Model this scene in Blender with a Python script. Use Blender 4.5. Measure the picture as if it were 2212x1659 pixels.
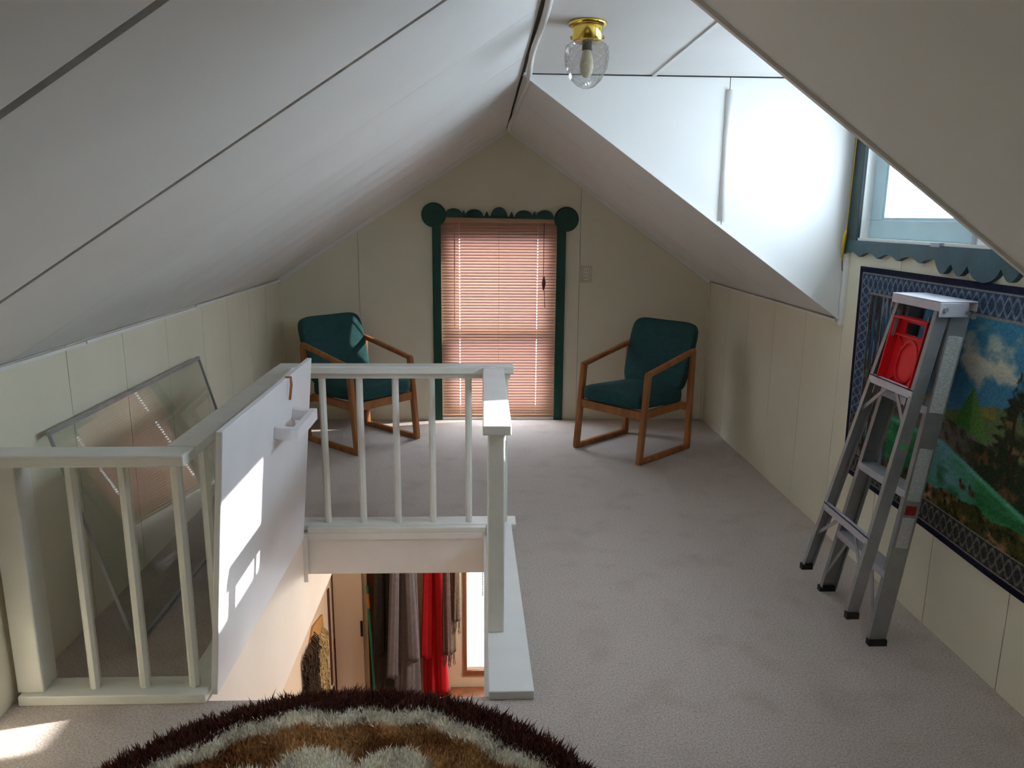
import bpy, math, random
import numpy as np
from mathutils import Vector, Matrix

for o in list(bpy.data.objects):
    bpy.data.objects.remove(o)
sc = bpy.context.scene
COL = sc.collection
rnd = random.Random(7)

# ------------------------------------------------------------------ camera
F_PX, PITCH, YAW, ROLL, CAM_H = 1660.0, 0.2154, 0.0391, 0.0084, 1.6
fwd = Vector((math.sin(YAW)*math.cos(PITCH), math.cos(YAW)*math.cos(PITCH), -math.sin(PITCH)))
rgt = Vector((math.cos(YAW), -math.sin(YAW), 0))
upv = rgt.cross(fwd)
r2 = rgt*math.cos(ROLL) + upv*math.sin(ROLL)
u2 = upv*math.cos(ROLL) - rgt*math.sin(ROLL)
cd = bpy.data.cameras.new('camera')
cd.sensor_fit = 'HORIZONTAL'; cd.sensor_width = 36.0
cd.lens = F_PX/2212*36.0
cd.clip_start = 0.02; cd.clip_end = 200
cam = bpy.data.objects.new('camera', cd); COL.objects.link(cam)
m = Matrix((( r2.x, u2.x, -fwd.x, 0), (r2.y, u2.y, -fwd.y, 0), (r2.z, u2.z, -fwd.z, CAM_H), (0, 0, 0, 1)))
cam.matrix_world = m
sc.camera = cam

# ------------------------------------------------------------------ light
SKY = 21.0
w = bpy.data.worlds.new('sky'); sc.world = w; w.use_nodes = True
bg = w.node_tree.nodes['Background']
bg.inputs[0].default_value = (0.72, 0.86, 1.0, 1); bg.inputs[1].default_value = SKY
sd = bpy.data.lights.new('sun', 'SUN'); sd.energy = 20.0; sd.angle = math.radians(0.6); sd.color = (1.0, 0.97, 0.92)
so = bpy.data.objects.new('sun', sd); COL.objects.link(so)
SUN_DIR = Vector((-1.0, -0.25, -0.505))
so.rotation_euler = SUN_DIR.to_track_quat('-Z', 'Y').to_euler()
so.location = (6, 4, 5)

def portal(name, loc, sx, sy, direction):
    d = bpy.data.lights.new(name, 'AREA'); d.shape = 'RECTANGLE'; d.size = sx; d.size_y = sy
    o = bpy.data.objects.new(name, d); COL.objects.link(o)
    o.location = loc; o.rotation_euler = Vector(direction).to_track_quat('-Z', 'Z').to_euler()
    d.cycles.is_portal = True
    return o

sc.view_settings.view_transform = 'Standard'; sc.view_settings.look = 'None'
sc.view_settings.gamma = 1.0; sc.view_settings.use_curve_mapping = False
sc.view_settings.exposure = 0.03
cy = sc.cycles
cy.use_denoising = True
cy.max_bounces = 12; cy.diffuse_bounces = 8; cy.glossy_bounces = 4; cy.transmission_bounces = 8; cy.transparent_max_bounces = 24
cy.caustics_reflective = False; cy.caustics_refractive = False
cy.sample_clamp_indirect = 8.0

# ------------------------------------------------------------------ dimensions
XL, XR, YF, YB = -1.56, 1.78, 5.98, -1.3          # left / right wall, far / rear wall
RX, RZ, EL, ER = 0.19, 2.24, 1.116, 1.114         # ridge x,z ; eave heights
DY0, DY1 = 1.754, 3.747                           # dormer extent
WX0, WX1, WY0, WY1 = -0.92, 0.02, 2.33, 3.73      # stairwell opening
LZ = -2.75                                        # floor below
FT = -0.23                                        # underside of the attic floor

# ------------------------------------------------------------------ materials
def lin(c):
    return tuple((v/12.92 if v <= .04045 else ((v+.055)/1.055)**2.4) for v in c)
def rgb(r, g, b):
    return lin((r/255, g/255, b/255))+(1,)

def base_mat(name):
    m = bpy.data.materials.new(name); m.use_nodes = True
    nt = m.node_tree; b = nt.nodes['Principled BSDF']
    return m, nt, b

def paint(name, col, var=0.08, scale=6.0, rough=0.6, bump=0.0, bscale=60.0, metal=0.0, spec=0.4, detail=4, stretch=None, col2=None):
    m, nt, b = base_mat(name)
    tc = nt.nodes.new('ShaderNodeTexCoord')
    mp = nt.nodes.new('ShaderNodeMapping'); nt.links.new(tc.outputs['Object'], mp.inputs[0])
    if stretch: mp.inputs['Scale'].default_value = stretch
    n = nt.nodes.new('ShaderNodeTexNoise'); n.inputs['Scale'].default_value = scale; n.inputs['Detail'].default_value = detail
    nt.links.new(mp.outputs[0], n.inputs['Vector'])
    mx = nt.nodes.new('ShaderNodeMix'); mx.data_type = 'RGBA'
    c2 = col2 if col2 else tuple(v*(1-var*2.2) for v in col[:3])+(1,)
    rr = nt.nodes.new('ShaderNodeMapRange'); rr.inputs[1].default_value = .3; rr.inputs[2].default_value = .7
    nt.links.new(n.outputs[0], rr.inputs[0]); nt.links.new(rr.outputs[0], mx.inputs[0])
    mx.inputs[6].default_value = col; mx.inputs[7].default_value = c2
    nt.links.new(mx.outputs[2], b.inputs['Base Color'])
    b.inputs['Roughness'].default_value = rough; b.inputs['Metallic'].default_value = metal
    b.inputs['Specular IOR Level'].default_value = spec
    if bump:
        n2 = nt.nodes.new('ShaderNodeTexNoise'); n2.inputs['Scale'].default_value = bscale; n2.inputs['Detail'].default_value = 3
        nt.links.new(mp.outputs[0], n2.inputs['Vector'])
        bp = nt.nodes.new('ShaderNodeBump'); bp.inputs['Strength'].default_value = bump; bp.inputs['Distance'].default_value = .01
        nt.links.new(n2.outputs[0], bp.inputs['Height']); nt.links.new(bp.outputs[0], b.inputs['Normal'])
    return m

def carpet_mat():
    m, nt, b = base_mat('carpet')
    tc = nt.nodes.new('ShaderNodeTexCoord')
    big = nt.nodes.new('ShaderNodeTexNoise'); big.inputs['Scale'].default_value = 1.6; big.inputs['Detail'].default_value = 5
    fine = nt.nodes.new('ShaderNodeTexNoise'); fine.inputs['Scale'].default_value = 150; fine.inputs['Detail'].default_value = 5; fine.inputs['Roughness'].default_value = .65
    mid = nt.nodes.new('ShaderNodeTexNoise'); mid.inputs['Scale'].default_value = 5.5; mid.inputs['Detail'].default_value = 6
    for n in (big, fine, mid): nt.links.new(tc.outputs['Object'], n.inputs['Vector'])
    m1 = nt.nodes.new('ShaderNodeMix'); m1.data_type = 'RGBA'
    m1.inputs[6].default_value = rgb(150, 134, 124); m1.inputs[7].default_value = rgb(204, 190, 180)
    r1 = nt.nodes.new('ShaderNodeMapRange'); r1.inputs[1].default_value = .34; r1.inputs[2].default_value = .64
    nt.links.new(fine.outputs[0], r1.inputs[0]); nt.links.new(r1.outputs[0], m1.inputs[0])
    # worn, stained patches
    r2_ = nt.nodes.new('ShaderNodeMapRange'); r2_.inputs[1].default_value = .52; r2_.inputs[2].default_value = .72; r2_.inputs[4].default_value = .34
    nt.links.new(mid.outputs[0], r2_.inputs[0])
    m2 = nt.nodes.new('ShaderNodeMix'); m2.data_type = 'RGBA'; m2.inputs[7].default_value = rgb(140, 118, 100)
    nt.links.new(r2_.outputs[0], m2.inputs[0]); nt.links.new(m1.outputs[2], m2.inputs[6])
    nt.links.new(m2.outputs[2], b.inputs['Base Color'])
    b.inputs['Roughness'].default_value = .95; b.inputs['Specular IOR Level'].default_value = .05
    b.inputs['Sheen Weight'].default_value = .3; b.inputs['Sheen Roughness'].default_value = .6
    bp = nt.nodes.new('ShaderNodeBump'); bp.inputs['Strength'].default_value = .6; bp.inputs['Distance'].default_value = .008
    nt.links.new(fine.outputs[0], bp.inputs['Height']); nt.links.new(bp.outputs[0], b.inputs['Normal'])
    return m

def glass_mat(name, tint=(1, 1, 1, 1), refl=.10, rough=.02):
    m = bpy.data.materials.new(name); m.use_nodes = True; nt = m.node_tree
    nt.nodes.clear()
    out = nt.nodes.new('ShaderNodeOutputMaterial'); tr = nt.nodes.new('ShaderNodeBsdfTransparent'); gl = nt.nodes.new('ShaderNodeBsdfGlossy')
    fr = nt.nodes.new('ShaderNodeLayerWeight'); fr.inputs[0].default_value = .5
    pw = nt.nodes.new('ShaderNodeMath'); pw.operation = 'POWER'; pw.inputs[1].default_value = 4.0
    ad = nt.nodes.new('ShaderNodeMath'); ad.operation = 'MULTIPLY_ADD'; ad.inputs[1].default_value = .7; ad.inputs[2].default_value = refl; ad.use_clamp = True
    nt.links.new(fr.outputs['Facing'], pw.inputs[0])
    mx = nt.nodes.new('ShaderNodeMixShader'); tr.inputs[0].default_value = tint; gl.inputs['Roughness'].default_value = rough
    nt.links.new(pw.outputs[0], ad.inputs[0]); nt.links.new(ad.outputs[0], mx.inputs[0])
    nt.links.new(tr.outputs[0], mx.inputs[1]); nt.links.new(gl.outputs[0], mx.inputs[2]); nt.links.new(mx.outputs[0], out.inputs[0])
    return m

def translucent_mat(name, col, tcol, fac=.5):
    m = bpy.data.materials.new(name); m.use_nodes = True; nt = m.node_tree
    nt.nodes.clear()
    out = nt.nodes.new('ShaderNodeOutputMaterial'); d = nt.nodes.new('ShaderNodeBsdfDiffuse'); t = nt.nodes.new('ShaderNodeBsdfTranslucent')
    n = nt.nodes.new('ShaderNodeTexNoise'); n.inputs['Scale'].default_value = 9
    tc = nt.nodes.new('ShaderNodeTexCoord'); nt.links.new(tc.outputs['Object'], n.inputs['Vector'])
    hs = nt.nodes.new('ShaderNodeMix'); hs.data_type = 'RGBA'; hs.inputs[6].default_value = col; hs.inputs[7].default_value = tuple(v*.9 for v in col[:3])+(1,)
    nt.links.new(n.outputs[0], hs.inputs[0]); nt.links.new(hs.outputs[2], d.inputs[0])
    mx = nt.nodes.new('ShaderNodeMixShader'); mx.inputs[0].default_value = fac; t.inputs[0].default_value = tcol
    nt.links.new(d.outputs[0], mx.inputs[1]); nt.links.new(t.outputs[0], mx.inputs[2]); nt.links.new(mx.outputs[0], out.inputs[0])
    return m

def attr_mat(name, rough=.9, bump=.3, bscale=180):
    m, nt, b = base_mat(name)
    a = nt.nodes.new('ShaderNodeVertexColor'); a.layer_name = 'Col'
    nt.links.new(a.outputs[0], b.inputs['Base Color']); b.inputs['Roughness'].default_value = rough
    b.inputs['Specular IOR Level'].default_value = .1
    if bump:
        tc = nt.nodes.new('ShaderNodeTexCoord'); n = nt.nodes.new('ShaderNodeTexNoise'); n.inputs['Scale'].default_value = bscale
        nt.links.new(tc.outputs['Object'], n.inputs['Vector'])
        bp = nt.nodes.new('ShaderNodeBump'); bp.inputs['Strength'].default_value = bump; bp.inputs['Distance'].default_value = .004
        nt.links.new(n.outputs[0], bp.inputs['Height']); nt.links.new(bp.outputs[0], b.inputs['Normal'])
    return m

def wood_mat(name, c1, c2, rough=.45):
    return paint(name, c1, scale=14, rough=rough, stretch=(1, 1, .12), col2=c2, bump=.08, bscale=40, detail=6)

def print_mat(name, paper, ink, sx=40, sz=120):
    """rows of tiny unreadable print"""
    m, nt, b = base_mat(name)
    tc = nt.nodes.new('ShaderNodeTexCoord')
    mp = nt.nodes.new('ShaderNodeMapping'); mp.inputs['Scale'].default_value = (sx, sx, sz)
    nt.links.new(tc.outputs['Object'], mp.inputs[0])
    n = nt.nodes.new('ShaderNodeTexNoise'); n.inputs['Scale'].default_value = 4; n.inputs['Detail'].default_value = 1
    nt.links.new(mp.outputs[0], n.inputs['Vector'])
    wv = nt.nodes.new('ShaderNodeTexWave'); wv.bands_direction = 'Z'; wv.inputs['Scale'].default_value = .55
    nt.links.new(mp.outputs[0], wv.inputs['Vector'])
    mu = nt.nodes.new('ShaderNodeMath'); mu.operation = 'MULTIPLY'; nt.links.new(n.outputs[0], mu.inputs[0]); nt.links.new(wv.outputs[1], mu.inputs[1])
    r = nt.nodes.new('ShaderNodeMapRange'); r.inputs[1].default_value = .25; r.inputs[2].default_value = .5; nt.links.new(mu.outputs[0], r.inputs[0])
    mx = nt.nodes.new('ShaderNodeMix'); mx.data_type = 'RGBA'; mx.inputs[6].default_value = paper; mx.inputs[7].default_value = ink
    nt.links.new(r.outputs[0], mx.inputs[0]); nt.links.new(mx.outputs[2], b.inputs['Base Color']); b.inputs['Roughness'].default_value = .5
    return m

MAT = {}
MAT['carpet'] = carpet_mat()
MAT['cream'] = paint('cream_wall_paint', rgb(226, 220, 198), var=.03, scale=3, rough=.45, bump=.05, bscale=14)
MAT['white_panel'] = paint('white_ceiling_paint', rgb(230, 229, 226), var=.025, scale=2.5, rough=.55, bump=.03, bscale=12)
MAT['backing'] = paint('dark_backing', rgb(104, 98, 88), var=.1, rough=.9)
MAT['trim_white'] = paint('white_trim_paint', rgb(234, 233, 230), var=.03, scale=8, rough=.4)
MAT['rail_white'] = paint('railing_paint', rgb(230, 230, 222), var=.04, scale=10, rough=.38, bump=.05, bscale=30)
MAT['hatch_white'] = paint('hatch_paint', rgb(234, 234, 236), var=.03, scale=4, rough=.4, bump=.03, bscale=25)
MAT['green'] = paint('dark_green_paint', rgb(22, 72, 60), var=.12, scale=12, rough=.4, bump=.05)
MAT['teal'] = paint('teal_casing_paint', rgb(40, 76, 84), var=.12, scale=14, rough=.45, bump=.08)
MAT['casing_dark'] = paint('dark_casing_paint', rgb(20, 46, 48), var=.12, scale=14, rough=.45)
MAT['paleblue'] = paint('pale_blue_sash_paint', rgb(178, 206, 214), var=.04, scale=8, rough=.4)
MAT['glass'] = glass_mat('window_glass', refl=.03)
MAT['storm_glass'] = glass_mat('storm_glass', tint=(.93, .95, .93, 1), refl=.022)
MAT['jar_glass'] = glass_mat('cut_jar_glass', tint=(.95, .95, .95, 1), refl=.2, rough=.05)
MAT['slat'] = translucent_mat('peach_slat', rgb(190, 154, 128), rgb(218, 168, 172), .035)
MAT['slat_white'] = translucent_mat('white_slat', rgb(235, 235, 232), rgb(240, 240, 240), .5)
MAT['peach'] = paint('peach_plastic', rgb(196, 150, 118), var=.05, rough=.5)
MAT['cord_white'] = paint('white_cord', rgb(225, 215, 205), rough=.7)
MAT['cord_dark'] = paint('dark_cord', rgb(96, 60, 50), rough=.7)
MAT['cord_yellow'] = paint('yellow_cord', rgb(196, 158, 40), rough=.6)
MAT['fabric'] = paint('green_upholstery', rgb(44, 80, 80), var=.12, scale=30, rough=.85, bump=.35, bscale=260, spec=.15)
MAT['oak'] = wood_mat('oak_frame', rgb(178, 116, 66), rgb(134, 80, 42))
MAT['alu'] = paint('aluminium', rgb(156, 157, 157), var=.06, scale=20, rough=.36, metal=.5)
MAT['alu_bright'] = paint('bright_aluminium_tread', rgb(192, 190, 198), var=.05, scale=20, rough=.4, metal=.3)
MAT['alu_dull'] = paint('dull_aluminium_edge', rgb(176, 180, 184), var=.06, scale=20, rough=.4, metal=.7)
MAT['black'] = paint('black_rubber', rgb(30, 30, 30), rough=.7)
MAT['red'] = paint('red_plastic', rgb(196, 24, 32), var=.04, rough=.35)
MAT['label'] = print_mat('ladder_label', rgb(214, 216, 214), rgb(120, 124, 126))
MAT['label_red'] = print_mat('ladder_red_label', rgb(160, 30, 34), rgb(60, 20, 20))
MAT['greendot'] = paint('green_sticker', rgb(40, 190, 70), rough=.5)
MAT['brass'] = paint('brass', rgb(226, 190, 92), var=.05, scale=10, rough=.16, metal=1.0)
MAT['bulb'] = paint('bulb_glass', rgb(226, 214, 180), rough=.3)
MAT['plate'] = paint('ivory_plate', rgb(212, 204, 178), rough=.4)
MAT['navy'] = paint('navy_binding', rgb(24, 28, 48), var=.1, rough=.9)
MAT['tapestry'] = attr_mat('woven_picture', bump=.5, bscale=160)
MAT['pile'] = attr_mat('wool_pile', bump=0)
MAT['rugback'] = paint('rug_backing', rgb(52, 34, 26), rough=.95)
MAT['lower_wall'] = paint('cream_stair_wall', rgb(236, 226, 212), var=.03, scale=3, rough=.6)
MAT['lower_far'] = paint('tan_lower_wall', rgb(218, 198, 172), var=.04, scale=3, rough=.6)
MAT['wood_dark'] = wood_mat('dark_wood_panel', rgb(92, 58, 40), rgb(66, 40, 28))
MAT['wood_brown'] = wood_mat('brown_wood', rgb(140, 88, 56), rgb(104, 62, 38))
MAT['c_black'] = paint('charcoal_wool', rgb(60, 62, 62), var=.1, scale=30, rough=.95, bump=.3, bscale=200)
MAT['c_grey'] = paint('grey_wool', rgb(106, 100, 104), var=.1, scale=30, rough=.95, bump=.3, bscale=200)
MAT['c_red'] = paint('red_fleece', rgb(196, 22, 34), var=.06, scale=30, rough=.9, bump=.3, bscale=200)
MAT['c_brown'] = paint('brown_knit', rgb(92, 70, 64), var=.15, scale=40, rough=.95, bump=.4, bscale=160)
MAT['c_tan'] = paint('tan_knit', rgb(122, 108, 92), var=.15, scale=40, rough=.95, bump=.4, bscale=160)
MAT['fur_dark'] = paint('dark_fur', rgb(78, 58, 40), var=.3, scale=18, rough=.95, stretch=(1, 1, .25), col2=rgb(34, 26, 20))
MAT['fur_cream'] = paint('cream_fur', rgb(206, 182, 132), var=.2, scale=20, rough=.95, stretch=(1, 1, .2), col2=rgb(128, 108, 72))
MAT['fur_tan'] = paint('tan_hide', rgb(190, 142, 84), rough=.9)
MAT['bgreen'] = paint('green_handle', rgb(20, 132, 112), rough=.4)
MAT['borange'] = paint('orange_grip', rgb(214, 130, 30), rough=.5)
MAT['maroon'] = paint('maroon_frame', rgb(84, 42, 44), rough=.5)
MAT['slate'] = paint('slate_frame', rgb(84, 88, 96), rough=.5)
MAT['picture'] = paint('picture_print', rgb(176, 120, 96), var=.3, scale=25, rough=.6)
MAT['added_globe'] = paint('added_opal_globe', rgb(240, 232, 214), rough=.4)  # globe of the added lamp downstairs; plain paint without emission

def jar_mat():
    m, nt, b = base_mat('cut_glass')
    b.inputs['Base Color'].default_value = (1, 1, 1, 1); b.inputs['Roughness'].default_value = .03
    b.inputs['Transmission Weight'].default_value = 1.0; b.inputs['IOR'].default_value = 1.25
    return m
MAT['jar'] = jar_mat()

# ------------------------------------------------------------------ mesh building
ORIG = {}
class MB:
    def __init__(s): s.v = []; s.f = []
    def add(s, vs, fs):
        n = len(s.v); s.v += [tuple(v) for v in vs]; s.f += [tuple(i+n for i in f) for f in fs]; return s
    def box(s, x0, x1, y0, y1, z0, z1):
        vs = [(x, y, z) for z in (z0, z1) for y in (y0, y1) for x in (x0, x1)]
        return s.add(vs, [(0, 2, 3, 1), (4, 5, 7, 6), (0, 1, 5, 4), (2, 6, 7, 3), (0, 4, 6, 2), (1, 3, 7, 5)])
    def beam(s, p, q, w, d, side):
        """bar p->q ; w along `side` (made perpendicular), d along the third axis"""
        p = Vector(p); q = Vector(q); a = (q-p).normalized(); sd_ = Vector(side); sd_ = (sd_-a*sd_.dot(a)).normalized(); t = a.cross(sd_)
        vs = []
        for c in (p, q):
            for i, j in ((-1, -1), (1, -1), (1, 1), (-1, 1)):
                vs.append(c+sd_*(i*w/2)+t*(j*d/2))
        return s.add(vs, [(3, 2, 1, 0), (4, 5, 6, 7), (0, 1, 5, 4), (1, 2, 6, 5), (2, 3, 7, 6), (3, 0, 4, 7)])
    def prism(s, poly, axis, a, b):
        """poly: 2D points in the two other axes (cyclic order x,y,z without axis)"""
        def pt(u, v, c):
            return {'x': (c, u, v), 'y': (u, c, v), 'z': (u, v, c)}[axis]
        n = len(poly)
        vs = [pt(u, v, a) for u, v in poly]+[pt(u, v, b) for u, v in poly]
        fs = [tuple(range(n)), tuple(range(2*n-1, n-1, -1))]+[(i, i+n, (i+1) % n+n, (i+1) % n) for i in range(n)]
        return s.add(vs, fs)
    def rings(s, rs, cap=True, closed=True):
        n = len(rs[0]); vs = [p for r in rs for p in r]; fs = []
        for k in range(len(rs)-1):
            for i in range(n if closed else n-1):
                j = (i+1) % n; fs.append((k*n+i, k*n+j, (k+1)*n+j, (k+1)*n+i))
        if cap: fs.append(tuple(range(n-1, -1, -1))); fs.append(tuple(range((len(rs)-1)*n, len(rs)*n)))
        return s.add(vs, fs)
    def lathe(s, prof, n=24, c=(0, 0, 0), cap=False):
        return s.rings([[(c[0]+r*math.cos(2*math.pi*i/n), c[1]+r*math.sin(2*math.pi*i/n), c[2]+z) for i in range(n)] for r, z in prof], cap)
    def tube(s, pts, r, n=8):
        rs = []; pts = [Vector(p) for p in pts]
        for k, p in enumerate(pts):
            a = (pts[min(k+1, len(pts)-1)]-pts[max(k-1, 0)]).normalized()
            h = Vector((0, 0, 1)) if abs(a.z) < .9 else Vector((1, 0, 0)); u = a.cross(h).normalized(); v = a.cross(u)
            rr = r[k] if isinstance(r, (list, tuple)) else r
            rs.append([p+u*(rr*math.cos(2*math.pi*i/n))+v*(rr*math.sin(2*math.pi*i/n)) for i in range(n)])
        return s.rings(rs)
    def superq(s, c, a, e1=.3, e2=.3, nu=28, nv=16, fn=None):
        sp = lambda x, e: math.copysign(abs(x)**e, x)
        rs = []
        for j in range(nv+1):
            ph = -math.pi/2+math.pi*j/nv; ph = max(min(ph, math.pi/2-1e-3), -math.pi/2+1e-3); r = []
            for i in range(nu):
                th = 2*math.pi*i/nu
                p = Vector((a[0]*sp(math.cos(ph), e1)*sp(math.cos(th), e2), a[1]*sp(math.cos(ph), e1)*sp(math.sin(th), e2), a[2]*sp(math.sin(ph), e1)))
                if fn: p = Vector(fn(p))
                r.append(Vector(c)+p)
            rs.append(r)
        return s.rings(rs)
    def panel(s, o, u, v, th, nrm, nu=1, nv=1, sag=None):
        """slab: corner o, edge vectors u,v, front face pushed by sag(a,b) along nrm, thickness th behind"""
        o, u, v, nrm = Vector(o), Vector(u), Vector(v), Vector(nrm).normalized()
        g = lambda a, b: o+u*a+v*b+nrm*(sag(a, b) if sag else 0)
        fr = [[g(i/nu, j/nv) for i in range(nu+1)] for j in range(nv+1)]
        n0 = len(s.v)
        vs = [p for r in fr for p in r]+[o-nrm*th, o+u-nrm*th, o+u+v-nrm*th, o+v-nrm*th]
        W = nu+1; fs = []
        for j in range(nv):
            for i in range(nu): fs.append((j*W+i, j*W+i+1, (j+1)*W+i+1, (j+1)*W+i))
        B = W*(nv+1)
        e0 = list(range(0, W)); e1 = [j*W+nu for j in range(nv+1)]; e2 = [nv*W+i for i in range(nu, -1, -1)]; e3 = [j*W for j in range(nv, -1, -1)]
        for e, (a, b) in ((e0, (B, B+1)), (e1, (B+1, B+2)), (e2, (B+2, B+3)), (e3, (B+3, B))):
            fs.append(tuple(e[::-1])+(a, b))
        fs.append((B+3, B+2, B+1, B))
        if u.cross(v).dot(nrm) < 0: fs = [f[::-1] for f in fs]
        return s.add(vs, fs)
    def build(s, name, mat, parent=None, smooth=False, bevel=0.0, local=False, seg=2):
        me = bpy.data.meshes.new(name)
        off = Vector((0, 0, 0)) if (parent is None or local) else ORIG[parent.name]
        me.from_pydata([Vector(v)-off for v in s.v], [], s.f); me.validate(); me.update()
        mt = MAT[mat] if isinstance(mat, str) else mat
        me.materials.append(mt)
        o = bpy.data.objects.new(name, me); COL.objects.link(o)
        if smooth:
            for p in me.polygons: p.use_smooth = True
        if bevel:
            b = o.modifiers.new('bevel', 'BEVEL'); b.width = bevel; b.segments = seg; b.limit_method = 'ANGLE'
        if parent is not None: o.parent = parent
        ORIG[o.name] = off.copy()
        return o

def empty(name, loc=(0, 0, 0), rz=0.0):
    o = bpy.data.objects.new(name, None); COL.objects.link(o); o.location = loc; o.rotation_euler = (0, 0, rz)
    o.empty_display_size = .1; ORIG[o.name] = Vector(loc); return o
def tag(o, label, cat, group=None):
    o['label'] = label; o['category'] = cat
    if group: o['group'] = group
    return o
def struct(o): o['kind'] = 'structure'; return o
def copy_tree(o, parent=None):
    c = o.copy(); COL.objects.link(c); c.parent = parent
    for ch in o.children: copy_tree(ch, c)
    return c

# ================================================================== THE SETTING
# ---- attic floor with the stairwell cut out
m = MB()
m.box(XL-.12, XR+.12, YB-.1, WY0, FT, 0).box(XL-.12, XR+.12, WY1+.026, YF+.1, FT, 0)
m.box(XL-.12, WX0-.031, WY0, WY1+.026, FT, 0).box(WX1+.002, XR+.12, WY0, WY1+.026, FT, 0)
struct(m.build('floor', 'carpet'))

def vec(*a): return Vector(a)
# ---- left ceiling slope
aL = math.atan2(RZ-EL, RX-XL); nLs = vec(math.sin(aL), 0, -math.cos(aL)); uL = vec(RX-XL, 0, RZ-EL)
aR = math.atan2(RZ-ER, XR-RX); nRs = vec(-math.sin(aR), 0, -math.cos(aR)); uR = vec(XR-RX, 0, ER-RZ)
def slope_backing(name, left, y0, y1):
    if left: o, u, n = vec(XL, 0, EL), uL, nLs
    else: o, u, n = vec(RX, 0, RZ), uR, nRs
    un = u.normalized(); ext0 = .35 if left else .12; ext1 = .12 if left else .35
    p = MB().panel(o-un*ext0-n*.018+vec(0, y0, 0), u+un*(ext0+ext1), vec(0, y1-y0, 0), .14, n)
    return struct(p.build(name, 'backing'))
def undul(amp, k, ph, seamsag=.006):
    return lambda a, b: amp*math.sin(math.pi*a)*math.sin(k*b*math.pi+ph)*.6*min(1, b*4, (1-b)*4) + seamsag*math.sin(math.pi*b)*(.4+.6*math.sin(math.pi*a))
cl = slope_backing('ceiling_left', True, YB-.1, YF+.1)
seams = [(YB, .0), (-.45, .01), (.3, .01), (1.06, .022), (1.845, .022), (2.565, .002), (3.3, .004), (4.05, .004), (4.8, .004), (5.45, .004), (YF, 0)]
for i in range(len(seams)-1):
    (ya, ga), (yb, gb) = seams[i], seams[i+1]
    amp = .004 if yb < 2.6 else .017
    MB().panel(vec(XL, ya+ga/2, EL), uL*.991, vec(0, (yb-gb/2)-(ya+ga/2), 0), .012, nLs, 10, 20,
               undul(amp, 1.0 if yb < 2.6 else 3.2, i*1.7, .004)).build('ceiling_panel', 'white_panel', cl, smooth=False)
for nm, (ya, yb) in (('ceiling_right', (DY1+.005, YF)), ('ceiling_right_near', (YB, DY0-.005))):
    cr = slope_backing(nm, False, ya-(.1 if ya < 0 else 0), yb+(.1 if yb > 5 else 0))
    cuts = [ya, 4.55, 5.3, yb] if ya > 3 else [ya, -.4, .6, yb]
    for i in range(3):
        MB().panel(vec(RX, cuts[i]+.002, RZ), uR, vec(0, cuts[i+1]-cuts[i]-.004, 0), .012, nRs, 8, 6,
                   undul(.006 if ya > 3 else .003, 2.2, i*1.3, .004)).build('ceiling_panel', 'white_panel', cr)

# ---- dormer: ceiling, cheeks
dc = struct(MB().box(RX-.12, XR+.25, DY0-.1, DY1+.1, RZ+.012, RZ+.12).build('ceiling_dormer', 'backing'))
for xa, xb in ((RX+.004, .787), (.793, XR-.001)):
    MB().panel((xa, DY0+.004, RZ), (xb-xa, 0, 0), (0, DY1-DY0-.012, 0), .010, (0, 0, -1), 6, 6, undul(.003, 1, xa, .003)).build('ceiling_panel', 'white_panel', dc)
struct(MB().beam((.79, DY0, RZ-.003), (.79, DY1-.01, RZ-.003), .02, .006, (1, 0, 0)).build('trim_1', 'trim_white'))
def cheek(name, y, yo):
    sg = 1 if yo > y else -1
    bk = MB().prism([(RX-.05, RZ+.06), (XR+.12, RZ+.06), (XR+.12, ER-.02), (XR, ER+.01)], 'y', y+sg*.014, yo)
    b = struct(bk.build(name, 'backing'))
    zc = lambda x: RZ-(x-RX)*(RZ-ER)/(XR-RX)
    xs = 1.15
    MB().prism([(RX+.01, RZ-.005), (xs-.002, RZ-.005), (xs-.002, zc(xs-.002))], 'y', y, y+sg*.013).build('cheek_panel', 'white_panel', b)
    MB().prism([(xs+.002, RZ-.005), (XR-.012, RZ-.005), (XR-.012, zc(XR-.012)), (xs+.002, zc(xs+.002))], 'y', y, y+sg*.013).build('cheek_panel', 'white_panel', b)
    return b
ck = cheek('wall_dormer_far', DY1, DY1+.09)
cheek('wall_dormer_near', DY0, DY0-.09)
bt = MB()
bt.rings([[(1.15+.018*math.cos(a), DY1-.016*math.sin(a), z) for a in [math.pi*k/6 for k in range(7)]] for z in (1.585, RZ-.06)])
bt.build('batten', 'trim_white', ck, smooth=True)
# slope edge trims along the dormer opening
struct(MB().beam(vec(RX, DY1-.004, RZ)+nRs*.004, vec(XR, DY1-.004, ER)+nRs*.004, .014, .022, nRs).build('trim_2', 'trim_white'))
struct(MB().beam(vec(RX, DY0-.004, RZ)+nRs*.002, vec(XR, DY0-.004, ER)+nRs*.002, .012, .014, nRs).build('trim_3', 'trim_white'))

# ---- left wall
wl = struct(MB().box(XL-.13, XL-.014, YB-.1, YF+.1, FT, EL+.10).build('wall_left', 'backing'))
ys = [YB, -.4, .5, 1.42, 2.38, 2.9, 3.36, 3.82, 4.32, 4.75, 5.18, 5.6, YF]
for i in range(len(ys)-1):
    ph = rnd.uniform(0, 6)
    MB().panel((XL, ys[i]+.002, .0), (0, ys[i+1]-ys[i]-.004, 0), (0, 0, EL-.004), .012, (1, 0, 0), 6, 3,
               (lambda ph: lambda a, b: .005*math.sin(math.pi*a)*math.sin(ph+b*2)-.001)(ph)).build('wall_panel', 'cream', wl, smooth=False)
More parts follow.
